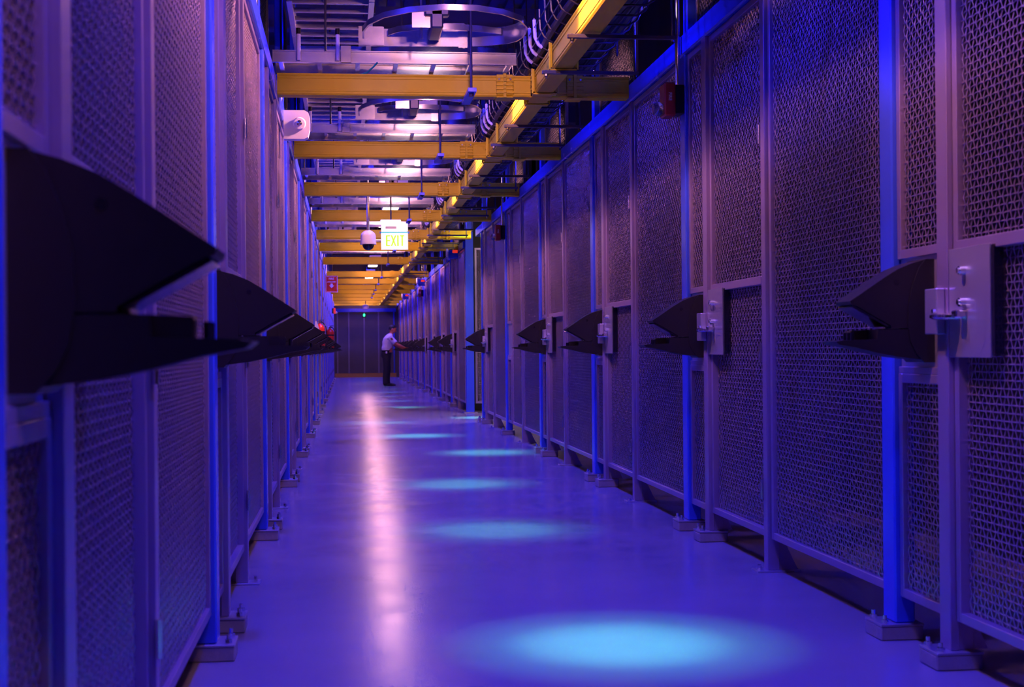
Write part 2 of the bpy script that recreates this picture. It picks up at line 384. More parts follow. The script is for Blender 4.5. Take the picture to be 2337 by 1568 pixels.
def make_narrow():
    t = thing('narrow_mesh_panel', '', 'mesh panel')
    f = frame_mb(N0, N1, 1.355, PT); frame_mb(N0, N1, PB, 0.95, mb=f); f.box(.02, .05, N0, N1, .95, .975, .002)
    f.build('frame', 'frame', t)
    put('woven_mesh', weave(N0 + .02, N1 - .02, 1.375, PT - .02, .035), t)
    put('woven_mesh', weave(N0 + .02, N1 - .02, PB + .02, 0.93, .035), t)
    MB().box(.030, .036, N0 + .003, N1 - .003, .975, 1.355).build('reader_back_plate', 'plate', t)
    return t
def make_wide():
    t = thing('wide_mesh_panel', '', 'mesh panel')
    frame_mb(W0, W1, PB, PT).build('frame', 'frame', t)
    put('woven_mesh', weave(W0 + .02, W1 - .02, PB + .02, PT - .02, .035), t)
    return t
def make_mullion():
    t = thing('mullion_post', '', 'post')
    MB().box(.004, .060, U0 + .012, U1 - .012, .008, ZB0, .002).build('shaft', 'frame', t)
    MB().prism([(.05, .165), (.075, .165), (.150, .008), (.05, .008)], 1, U0 + .018, U0 + .030).build('gusset', 'frame', t)
    mb = MB().box(-.05, .155, U0 - .012, U1 + .012, 0, .008, .001); mb.build('foot_plate', 'plate', t)
    MB().cyl((-.028, (U0 + U1) / 2, .008), (-.028, (U0 + U1) / 2, .03), .009, 6).build('anchor_bolt', 'chrome', t)
    for z in (.38, 1.02, 2.05):
        MB().cyl((-.002, U1 - .002, z - .045), (-.002, U1 - .002, z + .045), .0085, 10).build('hinge', 'chrome', t, True)
    return t
def make_gate():
    t = thing('mesh_gate', '', 'gate')
    f = frame_mb(D0, D1, PB, PT); f.box(.014, .052, D0 + .03, D1 - .03, 1.345, 1.385, .002)
    f.build('frame', 'frame', t)
    put('woven_mesh', weave(D0 + .02, D1 - .02, 1.375, PT - .02, .038), t)
    put('woven_mesh', weave(D0 + .02, D1 - .02, PB + .02, 1.36, .048), t)
    p = MB().box(.002, .008, 2.705, D1, 1.010, 1.358, .001).build('lock_plate', 'plate', t)
    MB().box(.008, .040, 2.69, 2.706, 1.02, 1.355, .001).build('plate_return', 'blackg', t)
    for z in (1.285, 1.185):
        MB().cyl((.003, 2.885, z), (-.016, 2.885, z), .014, 12).cyl((-.016, 2.885, z), (-.022, 2.885, z), .009, 12).build('bolt_head', 'chrome', p, True)
    MB().box(-.034, .002, 2.865, 2.905, 1.135, 1.160, .004).build('latch_pin', 'chrome', t, True)
    MB().lathe([(.0, -.012), (.052, -.010), (.060, -.004), (.060, .004), (.050, .010), (.0, .012)], (-.010, 2.975, 1.142), 24).build('thumb_turn', 'chrome', t, True)
    return t
def make_strike():
    t = thing('latch_keeper', '', 'latch')
    MB().box(-.030, .0, F0 + .02, F1 + .03, 1.085, 1.235, .003).build('keeper_box', 'plate', t)
    MB().cyl((-.030, F0 + .04, 1.16), (-.036, F0 + .04, 1.16), .008, 8).build('screw', 'chrome', t)
    return t
def make_reader():
    t = thing('hand_reader', '', 'hand scanner')
    ya, yb = .095, .240
    def P(pts): return [(-u, 1.042 + v) for u, v in pts]
    back = P([(-.030, .298), (.0, .298), (.022, .270), (.045, .215), (.060, .150), (.063, .085), (.055, .020), (.035, -.020), (.008, -.050), (-.030, -.050)])
    MB().prism(back, 1, ya - .006, yb + .006).build('back_shell', 'black', t, True)
    hood = P([(.0, .296), (.045, .284), (.095, .264), (.145, .234), (.190, .204), (.232, .176), (.262, .157), (.258, .147), (.236, .140), (.120, .074), (.120, .066), (.0, .066)])
    h = MB().prism(hood, 1, ya, yb).build('hood', 'black', t, True)
    MB().prism(P([(.250, .1455), (.236, .1385), (.124, .0735), (.132, .070), (.255, .138)]), 1, ya + .004, yb - .004).build('visor_lip', 'plate' if False else 'blackg', h)
    low = P([(.0, .062), (.165, .062), (.168, .030), (.215, .028), (.290, .026), (.312, .022), (.300, .012), (.240, .002), (.170, -.016), (.100, -.030), (.0, -.042)])
    MB().prism(low, 1, ya, yb).build('hand_platform', 'black', t, True)
    k = MB().box(-.228, -.168, 1.042 + .040, 1.042 + .060, 0, 0) if False else MB()
    k.prism(P([(.165, .062), (.224, .059), (.228, .054), (.226, .028), (.165, .030)]), 1, yb - .05, yb - .006); k.build('keypad_box', 'black', t)
    for yy in (ya + .035, ya + .072, ya + .11):
        MB().cyl((-.243, yy, 1.042 + .026), (-.243, yy, 1.042 + .052), .0055, 8).build('finger_peg', 'blackg', t)
    MB().box(-.135, -.075, ya + .03, yb - .03, 1.042 + .062, 1.042 + .074, .003).build('status_strip', 'chrome', t)
    MB().cyl((-.10, ya - .0005, 1.042 + .22), (-.10, ya + .01, 1.042 + .22), .009, 12).build('side_screw', 'blackg', t)
    MB().cyl((-.10, yb - .01, 1.042 + .22), (-.10, yb + .0005, 1.042 + .22), .009, 12).build('side_screw', 'blackg', t)
    return t
def make_infill():
    t = thing('fixed_mesh_panel', '', 'mesh panel')
    frame_mb(D0, D1, PB, PT).build('frame', 'frame', t)
    put('woven_mesh', weave(D0 + .02, D1 - .02, PB + .02, PT - .02, .035), t)
    return t
def make_upper():
    t = thing('upper_mesh_panel', '', 'mesh panel')
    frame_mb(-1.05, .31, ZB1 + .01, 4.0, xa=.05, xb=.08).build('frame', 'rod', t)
    um = weave(-1.03, .29, ZB1 + .03, 3.98, .065); um.materials.clear(); um.materials.append(M['dark']); put('woven_mesh', um, t)  # wire swapped to a dark material, painting in the shade above the beam
    return t
PROTO = {}
MAKE = dict(gate_post=make_gate_post, blue_post=make_blue_post, narrow=make_narrow, wide=make_wide, mullion=make_mullion,
            gate=make_gate, strike=make_strike, reader=make_reader, infill=make_infill, upper=make_upper)
def place(kind, side, y, label, group):
    loc = (XR if side > 0 else XL, y, 0); rz = 0.0 if side > 0 else PI
    if kind not in PROTO:
        o = PROTO[kind] = MAKE[kind](); o.location = loc; o.rotation_euler = (0, 0, rz); o['label'] = label; o['group'] = group
        return o
    return dup(PROTO[kind], loc, rz, label, group)
NM = dict(gate_post='grey galvanised gate post on a grout block', blue_post='glossy blue square post on a grout block',
          narrow='narrow woven wire panel behind a hand scanner', wide='wide woven wire mesh panel', mullion='slim grey mullion post with gusset foot',
          gate='woven wire gate with zinc lock plate', strike='zinc latch keeper on a gate post', reader='black wall mounted hand scanner with pointed hood',
          infill='plain fixed mesh panel without a lock', upper='mesh panel above the blue beam')
def lay(kind, side, y):
    sd = 'right' if side > 0 else 'left'
    n = nth((kind, side))
    place(kind, side, y, '%s, %s one on the %s wall' % (NM[kind], n, sd), '%s on the %s wall' % ({'gate_post': 'gate posts', 'blue_post': 'blue posts',
          'narrow': 'narrow panels', 'wide': 'wide mesh panels', 'mullion': 'mullion posts', 'gate': 'mesh gates', 'strike': 'latch keepers',
          'reader': 'hand scanners', 'infill': 'fixed panels', 'upper': 'upper panels'}[kind], sd))
YR0, YL0 = 4.51, 5.405
READER_R = {0, 1, 2, 3, 5, 7, 8, 10, 11, 12, 13, 14, 15}
for k in range(-1, 16):
    y = YR0 + S * k
    if k == 6:                              # the side aisle opens here, the wall resumes behind the pillar
        lay('wide', 1, y); lay('mullion', 1, y); lay('gate', 1, y); continue
    if k >= 0:
        if k != 4:
            lay('gate_post', 1, y)
            if k < 9: lay('strike', 1, y)
        lay('narrow', 1, y); lay('blue_post', 1, y)
        if k in READER_R: lay('reader', 1, y)
        if k == 5:
            continue
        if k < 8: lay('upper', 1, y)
        lay('wide', 1, y)
        lay('mullion', 1, y)
    else: lay('mullion', 1, y)
    if k == 3: lay('infill', 1, y)
    elif not (k == 15): lay('gate', 1, y)
for k in range(-1, 17):
    y = YL0 + S * k
    if k < 16:
        lay('gate_post', -1, y); lay('narrow', -1, y); lay('reader', -1, y)
        if k != 6: lay('blue_post', -1, y)
        if k < 8: lay('strike', -1, y)
    if k >= 0:
        if k < 16: lay('wide', -1, y)
        lay('mullion', -1, y); lay('gate', -1, y)
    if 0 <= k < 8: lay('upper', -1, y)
for nm, side, ys in (('long_beam', 1, (-2, 21.2)), ('long_beam', 1, (23.54, END_Y)), ('long_beam', -1, (-2, END_Y))):
    x0, x1 = (XR - .004, XR + .09) if side > 0 else (XL - .09, XL + .004)
    sx = -1 if side > 0 else 1; fx = XR - .004 if side > 0 else XL + .004
    mb = MB().box(x0, x1, ys[0], ys[1], ZB0, ZB1, .008)
    o = mb.build(nm, 'blue')
    tag(o, {0: 'long blue beam capping the near right mesh wall', 1: 'long blue beam capping the far right mesh wall', 2: 'long blue beam capping the left mesh wall'}[0 if (side > 0 and ys[0] < 0) else 1 if side > 0 else 2], 'beam', 'blue wall beams')

# pillars
def pillar(x0, x1, y0, y1, label):
    t = thing('square_pillar', label, 'pillar', ((x0 + x1) / 2, (y0 + y1) / 2, 0), 0, 'blue pillars'); hx = (x1 - x0) / 2; hy = (y1 - y0) / 2
    MB().box(-hx, hx, -hy, hy, .012, TOPZ, .006).build('shaft', 'blue', t)
    MB().box(-hx - .05, hx + .05, -hy - .05, hy + .05, 0, .012, .002).build('base_plate', 'plate', t)
    return t
pillar(1.965, 2.095, 23.38, 23.53, 'thick blue square pillar at the side aisle on the right')
pillar(-.62, -.455, 23.4, 23.55, 'thick blue square pillar built into the left mesh wall')
# mesh screen across the side aisle, facing the camera
t = thing('aisle_mesh_screen', 'mesh screen facing down the aisle beside the blue pillar', 'mesh panel', (2.12, 23.47, 0), -PI / 2)
sc_f = MB(); frame_mb(0, 2.2, PB, PT, mb=sc_f); sc_f.build('frame', 'frame', t)
put('woven_mesh', weave(.02, 2.18, PB + .02, PT - .02, .035), t)
t.rotation_euler = (0, 0, -PI / 2)

# ------------------------------------------------------------------ yellow troughs
TZ0, TZ1, TW = 2.756, 2.898, .125
TXL, TXR = 1.268, 1.396
TY = [Y_TRAY0 + S * i for i in range(-1, 5)] + [24.5, 28.35, 33.4, 36.8, 40.3, 43.2, 46.2, 49.2, 52.0, 54.6]
def trough_profile():
    # outline of the U trough in (across, up), with lips and ribs
    h = TZ1 - TZ0; w2 = TW / 2
    out = [(-w2, 0.010), (-w2 + .008, 0), (w2 - .008, 0), (w2, .010), (w2, .022), (w2 + .004, .024), (w2 + .004, .034), (w2, .036), (w2, h - .034), (w2 + .004, h - .032), (w2 + .004, h - .020), (w2, h - .018), (w2 + .006, h - .008), (w2 + .006, h)]
    inn = [(w2 - .005, h), (w2 - .005, .008), (-w2 + .005, .008), (-w2 + .005, h)]
    left = [(-x_, z_) for x_, z_ in out[4:]][::-1]
    return out + inn + left
PROF = trough_profile()
def coupling(axis, pos, mb_at):
    """ribbed clip on both flanks of a trough and under it; axis 0 = trough runs along x"""
    mb = MB(); w2 = TW / 2 + .004; h = TZ1 - TZ0
    def bx(a0, a1, c0, c1, z0, z1, ch=.001):
        if axis == 0: mb.box(pos + a0, pos + a1, mb_at + c0, mb_at + c1, TZ0 + z0, TZ0 + z1, ch)
        else: mb.box(mb_at + c0, mb_at + c1, pos + a0, pos + a1, TZ0 + z0, TZ0 + z1, ch)
    for sgn in (-1, 1):
        c0, c1 = sorted((sgn * w2, sgn * (w2 + .008)))
        bx(-.055, .055, c0, c1, .012, h + .006)
        c2, c3 = sorted((sgn * (w2 + .008), sgn * (w2 + .018)))
        bx(-.010, .010, c2, c3, -.006, h + .012)
        for q in range(5): bx(-.060, .060, c2, c3, .020 + q * .026, .0255 + q * .026)
    bx(-.055, .055, -w2 - .008, w2 + .008, -.008, -.001)
    return mb
def cross_trough(y, i):
    lab = 'amber cross trough spanning the aisle, %s of the row overhead' % (ORD[i] if i < 20 else 'farthest')
    t = thing('cross_trough', lab, 'cable trough', (0, y + TW / 2, 0), 0, 'amber cable troughs crossing the aisle')
    for a, b, nm in ((XL + .004, TXL - .01, 'channel'), (TXR + .01, XR - .006, 'channel')):
        MB().prism([(p[0], TZ0 + p[1]) for p in PROF], 0, a, b).build(nm, 'yellow', t)
    for xx in (1.08, 1.56):
        c = coupling(0, xx, 0).build('ribbed_clip', 'yellow', t)
        if i < 8:
            for dx in (-.038, .038): MB().cyl((xx + dx, -.075, TZ1 - .025), (xx + dx, -.081, TZ1 - .025), .008, 8).build('clip_screw', 'chrome', c)
    return t
for i, y in enumerate(TY): cross_trough(y, i)
def long_trough(i):
    ya = (TY[i - 1] + TW / 2 + .22) if i else 3.0; yb = TY[i] + TW / 2 - .22
    if yb - ya < .5: return
    cx = (TXL + TXR) / 2
    lab = 'amber trough section running down the aisle, %s of its line' % ORD[i]
    t = thing('lengthwise_trough', lab, 'cable trough', (0, 0, 0), 0, 'amber cable troughs running down the aisle')
    MB().prism([(cx + p[0], TZ0 + p[1]) for p in PROF], 1, ya, yb).build('channel', 'yellow', t)
    if i < 11:
        for yy in (yb - .80,):
            if yy > ya + .1: collar(cx, yy, t)
def collar(cx, yy, t):
    mb = MB(); w2 = TW / 2 + .007; h = TZ1 - TZ0
    for sgn in (-1, 1):
        a, b = sorted((cx + sgn * w2, cx + sgn * (w2 + .012)))
        mb.box(a, b, yy - .03, yy + .03, TZ0 + .005, TZ1 + .014, .002)
        a, b = sorted((cx + sgn * (w2 + .012), cx + sgn * (w2 + .022)))
        mb.box(a, b, yy - .036, yy - .028, TZ0 - .006, TZ1 + .016)
        for q in range(4):
            z = TZ0 + .018 + q * .03
            mb.prism([(yy - .028, z), (yy + .02, z + .008), (yy - .028, z + .016)], 0, a, b)
    mb.box(cx - w2 - .012, cx + w2 + .012, yy - .03, yy + .03, TZ0 - .012, TZ0 - .003, .002)
    mb.build('toothed_clip', 'yclip', t)
for i in range(len(TY)): long_trough(i)
def junction(i):
    y = TY[i] + TW / 2; cx = (TXL + TXR) / 2
    t = thing('trough_junction', 'amber four way trough junction, %s of the row' % ORD[i], 'cable trough', (cx, y, 0), 0, 'four way trough junctions')
    w = TW / 2 + .004
    mb = MB().box(-w, w, -.215, .215, TZ0 - .002, TZ0 + .006, .001).box(-w - .008, w + .008, -w, w, TZ0 - .003, TZ0 + .005, .001)
    for sx in (-1, 1):
        for sy in (-1, 1):
            a, b = sorted((sx * w, sx * (w - .006))); c, d = sorted((sy * (w + .01), sy * .215))
            mb.box(a, b, c, d, TZ0, TZ1 + .004, .001)
    mb.build('junction_body', 'yellow', t)
    if i < 11:
        tt = t; old = t.location.copy()
        for yy in (-.205, .205):
            collar(0, yy, t)
for i in range(len(TY)): junction(i)

# hangers for the lengthwise trough, and for the cross troughs
def trapeze(y, i):
    t = thing('trapeze_hanger', 'dark steel bar and rods under the lengthwise trough, %s of them' % ORD[i], 'hanger', (0, y, 0), 0, 'hangers of the lengthwise trough')
    MB().box(1.20, 1.80, -.012, .012, TZ0 - .034, TZ0 - .013, .002).build('crossbar', 'rod', t)
    for xx in (1.225, 1.775):
        MB().cyl((xx, 0, TZ0 - .060), (xx, 0, TOPZ if xx > 1.5 else TZ0 - .01), .007, 8).build('threaded_rod', 'rod', t)
        MB().cyl((xx, 0, TZ0 - .047), (xx, 0, TZ0 - .034), .012, 6).build('nut', 'chrome', t)
ti = 0
for j in range(0, 9):
    for dy in (-1.98, -.98):
        if ti < 20 and j < 9:
            trapeze(TY[j] + dy if TY[j] + dy > 5 else 5.0 + ti * .6, ti); ti += 1
for i, y in enumerate(TY[:13]):
    t = thing('strut_hanger', 'short blue strut on a rod in front of the %s cross trough' % ORD[i], 'hanger', (.83, y, 0), 0, 'strut hangers of the cross troughs')
    MB().box(-.028, .028, -.34, .16, TZ0 - .030, TZ0 - .003, .002).build('strut', 'blue', t)
    MB().cyl((0, -.27, TZ0 - .05), (0, -.27, TOPZ), .0085, 8).build('threaded_rod', 'rod', t)
    MB().cyl((0, -.27, TZ0 - .048), (0, -.27, TZ0 - .031), .016, 6).build('nut', 'rod', t)

# ------------------------------------------------------------------ aluminium ladder racks and bands over the troughs
def catmull(pts, n=8):
    out = []; N = len(pts)
    for i in range(N):
        p0, p1, p2, p3 = [Vector(pts[(i + d) % N]) for d in (-1, 0, 1, 2)]
        for j in range(n):
            t_ = j / n
            out.append(.5 * ((2 * p1) + (-p0 + p2) * t_ + (2 * p0 - 5 * p1 + 4 * p2 - p3) * t_ ** 2 + (-p0 + 3 * p1 - 3 * p2 + p3) * t_ ** 3))
    return out
def band(path, z0, z1, th, closed=True):
    mb = MB(); N = len(path); vs = []
    for i in range(N):
        a = path[(i - 1) % N] if closed or i else path[i]; b = path[(i + 1) % N] if closed or i < N - 1 else path[i]
        d = (Vector(b) - Vector(a)); d = Vector((d.x, d.y)).normalized(); n_ = Vector((-d.y, d.x)) * th / 2; p = Vector((path[i][0], path[i][1]))
        for q, z in ((p + n_, z0), (p - n_, z0), (p - n_, z1), (p + n_, z1)): vs.append((q.x, q.y, z))
    fs = []
    for i in range(N if closed else N - 1):
        j = (i + 1) % N
        for k_ in range(4): fs.append((i * 4 + k_, i * 4 + (k_ + 1) % 4, j * 4 + (k_ + 1) % 4, j * 4 + k_))
    return mb.add(vs, fs)
def ladder_cross(i, y):
    t = thing('cross_ladder_rack', 'aluminium ladder rack crossing above the %s amber trough' % ORD[i], 'cable rack', (0, y, 0), 0, 'cross ladder racks')
    for dy in (0.06, .50):
        MB().box(XL - .03, 1.17, dy, dy + .006, 2.99, 3.062).box(XL - .03, 1.17, dy - .018, dy + .006, 2.985, 2.992).box(XL - .03, 1.17, dy - .018, dy + .006, 3.060, 3.066).build('side_rail', 'alu', t)
    x_ = -.44
    while x_ < 1.15:
        MB().box(x_, x_ + .03, .066, .50, 3.005, 3.025, .001).build('rung', 'alu', t); x_ += .26
    for xx in (-.3, -.04):
        r = MB().cyl((xx, .03, 2.995), (xx, .03, 3.17), .014, 10).build('stud', 'white', t, True)
        MB().cyl((xx, .03, 3.17), (xx, .03, 3.21), .016, 10).build('stud_cap', 'black', r, True)
    MB().cyl((-.12, .03, 3.06), (-.12, .03, TOPZ), .008, 8).build('threaded_rod', 'rod', t)
    for (xa, xb) in ((-.02, .05),):
        MB().box(xa, xb, .035, .06, 2.985, 3.10, .002).build('bracket', 'alu', t)
def band_loop(i, y):
    t = thing('curved_rack_band', 'aluminium curved rack band looping over the aisle, %s of the loops' % ORD[i], 'cable rack', (0, y, 0), 0, 'curved aluminium bands')
    ctl = [(1.0, -.055, 0), (1.09, -.11, 0), (1.145, -.19, 0), (1.17, -.30, 0), (1.172, -.42, 0)]
    bp = [(.10, .03), (.27, .024), (.50, .014), (.80, 0), (.90, -.018)] + [(p[0], p[1]) for p in ctl]
    band(bp, 3.095, 3.212, .012, False).build('back_band', 'alu', t, True)
    fa = [(.13, -.20), (.125, -.40), (.16, -.60), (.25, -.80), (.40, -.95), (.60, -1.03), (.80, -1.02), (.97, -.93), (1.10, -.77), (1.165, -.58), (1.172, -.42)]
    band(fa, 3.095, 3.13, .012, False).build('front_arc', 'alu', t, True)
    band([(.30, -.02), (.36, -.12), (.50, -.2), (.7, -.22), (.9, -.17), (1.05, -.10)], 3.16, 3.20, .01, False).build('inner_arc', 'alu', t, True)
    MB().box(.10, .27, .036, .044, 3.10, 3.225).box(.10, .27, .010, .018, 3.10, 3.225).build('joint_plate', 'alu', t)
    MB().box(.77, .83, -.016, -.010, 3.085, 3.218).box(.80, .812, -.024, -.010, 3.08, 3.222).build('joint_plate', 'alu', t)
    MB().box(.44, .56, -.40, -.39, 3.13, 3.24).build('joint_plate', 'alu', t)
    for xx, yy in ((.84, -.03), (.50, -.38)):
        MB().cyl((xx, yy, 3.062), (xx, yy, TOPZ), .0085, 8).build('threaded_rod', 'rod', t)
    MB().box(.56, .64, -.44, -.06, 3.12, 3.26, .01).box(.52, .68, -.44, -.36, 3.20, 3.27, .01).build('cross_strut', 'rod', t)
    band([(.20, .52), (.35, .47), (.6, .44), (.9, .44), (1.08, .47), (1.16, .55)], 3.10, 3.19, .008, False).build('rear_band', 'alu', t, True)
for i in range(7):
    y = Y_TRAY0 + S * (i - 0) + .02
    ladder_cross(i, y)
    if i < 4: band_loop(i, y)
for i in range(-1, 6):
    y0 = Y_TRAY0 + S * i
    # ladder rack lengthwise near the left wall
    t = thing('lengthwise_ladder_rack', 'blue lit ladder rack length high over the left side, %s' % ORD[i + 1], 'cable rack', (0, y0, 0), 0, 'lengthwise ladder racks')
    for xx in (-.36, .19):
        MB().box(xx - .02, xx + .02, .02, S - .01, 3.38, 3.50, .002).build('side_rail', 'alu', t)
    mb = MB(); q = .1
    while q < S - .05:
        MB().box(-.34, .17, q, q + .035, 3.39, 3.42, .001).build('rung', 'alu', t); q += .25
    for yy in (.4, 2.4): MB().cyl((.215, yy, 3.40), (.215, yy, TOPZ), .007, 8).build('threaded_rod', 'rod', t)
    # wire basket above the lengthwise trough
    t = thing('wire_basket_tray', 'steel wire basket tray above the lengthwise amber trough, %s length' % ORD[i + 1], 'cable tray', (0, y0, 0), 0, 'wire basket trays')
    q = .05; cnt = 0
    while q < S - .02:
        hw = MB().tube([(1.20, q, 3.14), (1.205, q, 3.02), (1.23, q, 2.97), (1.28, q, 2.94), (1.66, q, 2.94), (1.71, q, 2.97), (1.735, q, 3.02), (1.74, q, 3.08)], .0065, 6).build('hoop_wire', 'rod', t, True)
        if S - .85 < q: MB().tube([(1.20, q, 3.13), (1.205, q, 3.02), (1.225, q, 2.975), (1.25, q, 2.955)], .0115, 8).build('painted_lit_end', 'white', hw, True)  # white tube paints the hoop end as brightly lit
        q += .24
    for xx, zz in ((1.20, 3.08), (1.215, 3.00), (1.34, 2.946), (1.47, 2.946), (1.6, 2.946), (1.735, 3.02), (1.742, 3.08)):
        MB().cyl((xx, 0, zz), (xx, S - .02, zz), .004, 6).build('long_wire', 'rod', t, True)
    cbn = MB()
    for q in range(9): cbn.tube([(1.27 + q * .05 + .012 * math.sin(w_ * 1.3 + q), w_ * (S - .06) / 6 + .03, 2.976 + .012 * (q % 3)) for w_ in range(7)], .026, 8)
    b_ = cbn.build('light_block_cables', 'black', None, True); b_.location = (0, y0, 0); b_['kind'] = 'stuff'  # cables added to stop lamp light reaching the top of the right wall
    tag(b_, 'dark cables added to the wire basket to block light, %s length' % ORD[i + 1], 'cables', 'cable bundles added in the baskets')
    for yy in (.35, 2.6): MB().cyl((1.76, yy, 2.94), (1.76, yy, TOPZ), .007, 8).build('threaded_rod', 'rod', t)

# warm ceiling fixtures (the lamps that light the aisle), tucked above the ladder racks
for k in range(-3, 15):
    y = Y_TRAY0 + .75 + S * k
    t = thing('batten_light', 'warm white batten lamp above the racks, %s along the aisle' % ORD[k + 3], 'ceiling lamp', (.72, y, 3.29), 0, 'warm batten lamps')
    MB().box(-.14, .14, -.28, .28, .012, .07, .01).build('housing', 'white', t)
    MB().box(-.115, .115, -.255, .255, -.002, .012, .002).build('lens', 'lens', t)
    MB().cyl((0, 0, .07), (0, 0, TOPZ - 3.29), .008, 8).build('stem', 'rod', t)
t = thing('batten_light', 'warm lamp over the side aisle on the right', 'ceiling lamp', (2.9, 21.4, 3.41), 0)
MB().box(-.18, .18, -.42, .42, .012, .08, .01).build('housing', 'white', t)
MB().box(-.15, .15, -.40, .40, -.002, .012, .002).build('lens', 'lens', t)
MB().cyl((0, 0, .08), (0, 0, TOPZ - 3.41), .008, 8).build('stem', 'rod', t)
for i, (x, y) in enumerate(POOLS):
    lx = 0.85 if i != 7 else 1.75
    t = thing('blue_downlight', 'dark can downlight throwing a cyan pool on the floor, %s' % ORD[i], 'ceiling lamp', (lx, y, 4.2), 0, 'blue can downlights')
    MB().cyl((0, 0, .23), (0, 0, TOPZ - 4.2), .02, 10).build('stem', 'rod', t)
    MB().lathe([(.0, .14), (.075, .14), (.075, -.10), (.085, -.10), (.085, .16), (.03, .20), (.03, .24), (.0, .24)], (0, 0, 0), 20).build('can', 'black', t, True)

# ------------------------------------------------------------------ signs, cameras and safety gear
# EXIT sign
ex = thing('exit_sign', 'lit EXIT sign with green letters hanging over the aisle', 'sign', (.583, 17.0, 0))
MB().box(-.160, .160, -.006, .006, 2.245, 2.455, .003).build('edge_lit_panel', 'exitw', ex)
MB().box(-.164, .164, -.009, .009, 2.443, 2.458, .002).build('top_edge_strip', 'exitc', ex)
hs = MB().box(-.158, .158, -.045, .045, 2.462, 2.555, .006).build('housing', 'exitw', ex)
MB().box(-.108, .022, -.0475, -.045, 2.492, 2.520).build('test_slot', 'plate', hs)
MB().box(-.168, .078, -.03, .06, 2.555, 2.600, .008).build('canopy', 'exitw', ex)
MB().cyl((-.04, .02, 2.60), (-.04, .02, TOPZ), .010, 8).build('stem', 'rod', ex)
for dx in (-.17, .17): MB().box(dx - .007, dx + .007, -.012, .012, 2.438, 2.462).build('side_clip', 'blue', ex)
let = MB(); LH0, LH1 = 2.288, 2.418
def bar(x0, x1, z0, z1): let.box(x0, x1, -.0085, -.006, z0, z1)
bar(-.104, -.084, LH0, LH1)
for z in (LH0, (LH0 + LH1) / 2 - .007, LH1 - .014): bar(-.084, -.052, z, z + .014)
for s_ in (1, -1):
    a = -.038; b = .014
    if s_ < 0: a, b = b, a
    let.prism([(a - .009, LH0), (a + .009, LH0), (b + .009, LH1), (b - .009, LH1)], 1, -.0085, -.006)
bar(.030, .049, LH0, LH1)
bar(.066, .116, LH1 - .014, LH1); bar(.082, .100, LH0, LH1)
put('exit_letters', let.data('exit_letters', 'exitg'), ex)
# dome camera
dc = thing('dome_camera', 'white pendant dome camera with smoked bubble beside the exit sign', 'camera', (.27, 17.0, 0))
MB().lathe([(.0, 2.475), (.030, 2.475), (.055, 2.462), (.078, 2.440), (.089, 2.415), (.092, 2.330), (.096, 2.318), (.096, 2.308), (.0, 2.308)][::-1], (0, 0, 0), 28).build('housing', 'white', dc, True)
MB().lathe([(.070 * math.cos(a), 2.308 - .070 * math.sin(a)) for a in [i * PI / 2 / 7 for i in range(7)]] + [(.0, 2.238)], (0, 0, 0), 28).build('bubble', 'blackg', dc, True)
MB().cyl((0, 0, 2.47), (0, 0, TOPZ), .018, 12).build('stem', 'chrome', dc, True)
dc2 = thing('dome_camera', 'small white dome camera hanging before the end wall', 'camera', (.68, 50.0, 0))
MB().lathe([(.0, 2.50), (.10, 2.50), (.11, 2.52), (.11, 2.60), (.08, 2.64), (.0, 2.66)], (0, 0, 0), 20).build('housing', 'white', dc2, True)
MB().cyl((0, 0, 2.65), (0, 0, TOPZ), .012, 8).build('stem', 'rod', dc2)
gl = thing('exit_indicator', 'small green glowing light at the top of the end wall', 'lamp', (.70, END_Y - .06, 2.42))
MB().box(-.07, .07, -.0, .05, -.09, .09, .01).build('case', 'black', gl)
MB().lathe([(.0, -.06), (.035, -.045), (.04, 0), (.035, .045), (.0, .06)], (0, -.02, 0), 14).build('lens', 'green', gl, True)
# white horn strobe on the left beam
def horn(loc, rz, label, red=False):
    t = thing('horn_strobe', label, 'alarm', loc, rz, 'horn strobes on the beams')
    prof = [(0, -.10), (.15, -.10), (.175, -.085), (.190, -.03), (.190, .06), (.178, .095), (.15, .11), (0, .11)]
    MB().prism(prof, 1, 0, .11).build('case', 'white', t, True)
    MB().lathe([(.0, 0), (.046, 0), (.048, .010), (.040, .018), (.0, .020)], (0, 0, 0), 24).build('grille', 'white', t, True)
    g = t.children[-1]; g.rotation_euler = (PI / 2, 0, 0); g.location = (.115, 0, .01)
    l_ = MB().lathe([(.0, 0), (.022, 0), (.020, .014), (.010, .020), (.0, .021)], (0, 0, 0), 16).build('lens', 'redled' if red else 'chrome', t, True)
    l_.rotation_euler = (PI / 2, 0, 0); l_.location = (.115, -.018, .012)
    return t
horn((XL + .004, 10.5, 2.70), 0, 'white horn strobe with round lens fixed to the left beam')
for y_, w_ in ((24.5, 'first'), (34.9, 'second'), (44.2, 'third')):
    t = thing('horn_strobe', 'white horn with red light high on the right wall, %s past the pillar' % w_, 'alarm', (XR - .004, y_, 2.72), 0, 'horn strobes on the beams')
    MB().box(-.17, 0, 0, .12, -.10, .07, .01).build('case', 'blue', t)
    MB().box(-.21, -.17, -.005, .125, -.06, .09, .01).build('horn', 'white', t)
    MB().box(-.10, -.01, -.012, 0, -.005, .045, .004).build('lens', 'redled', t)
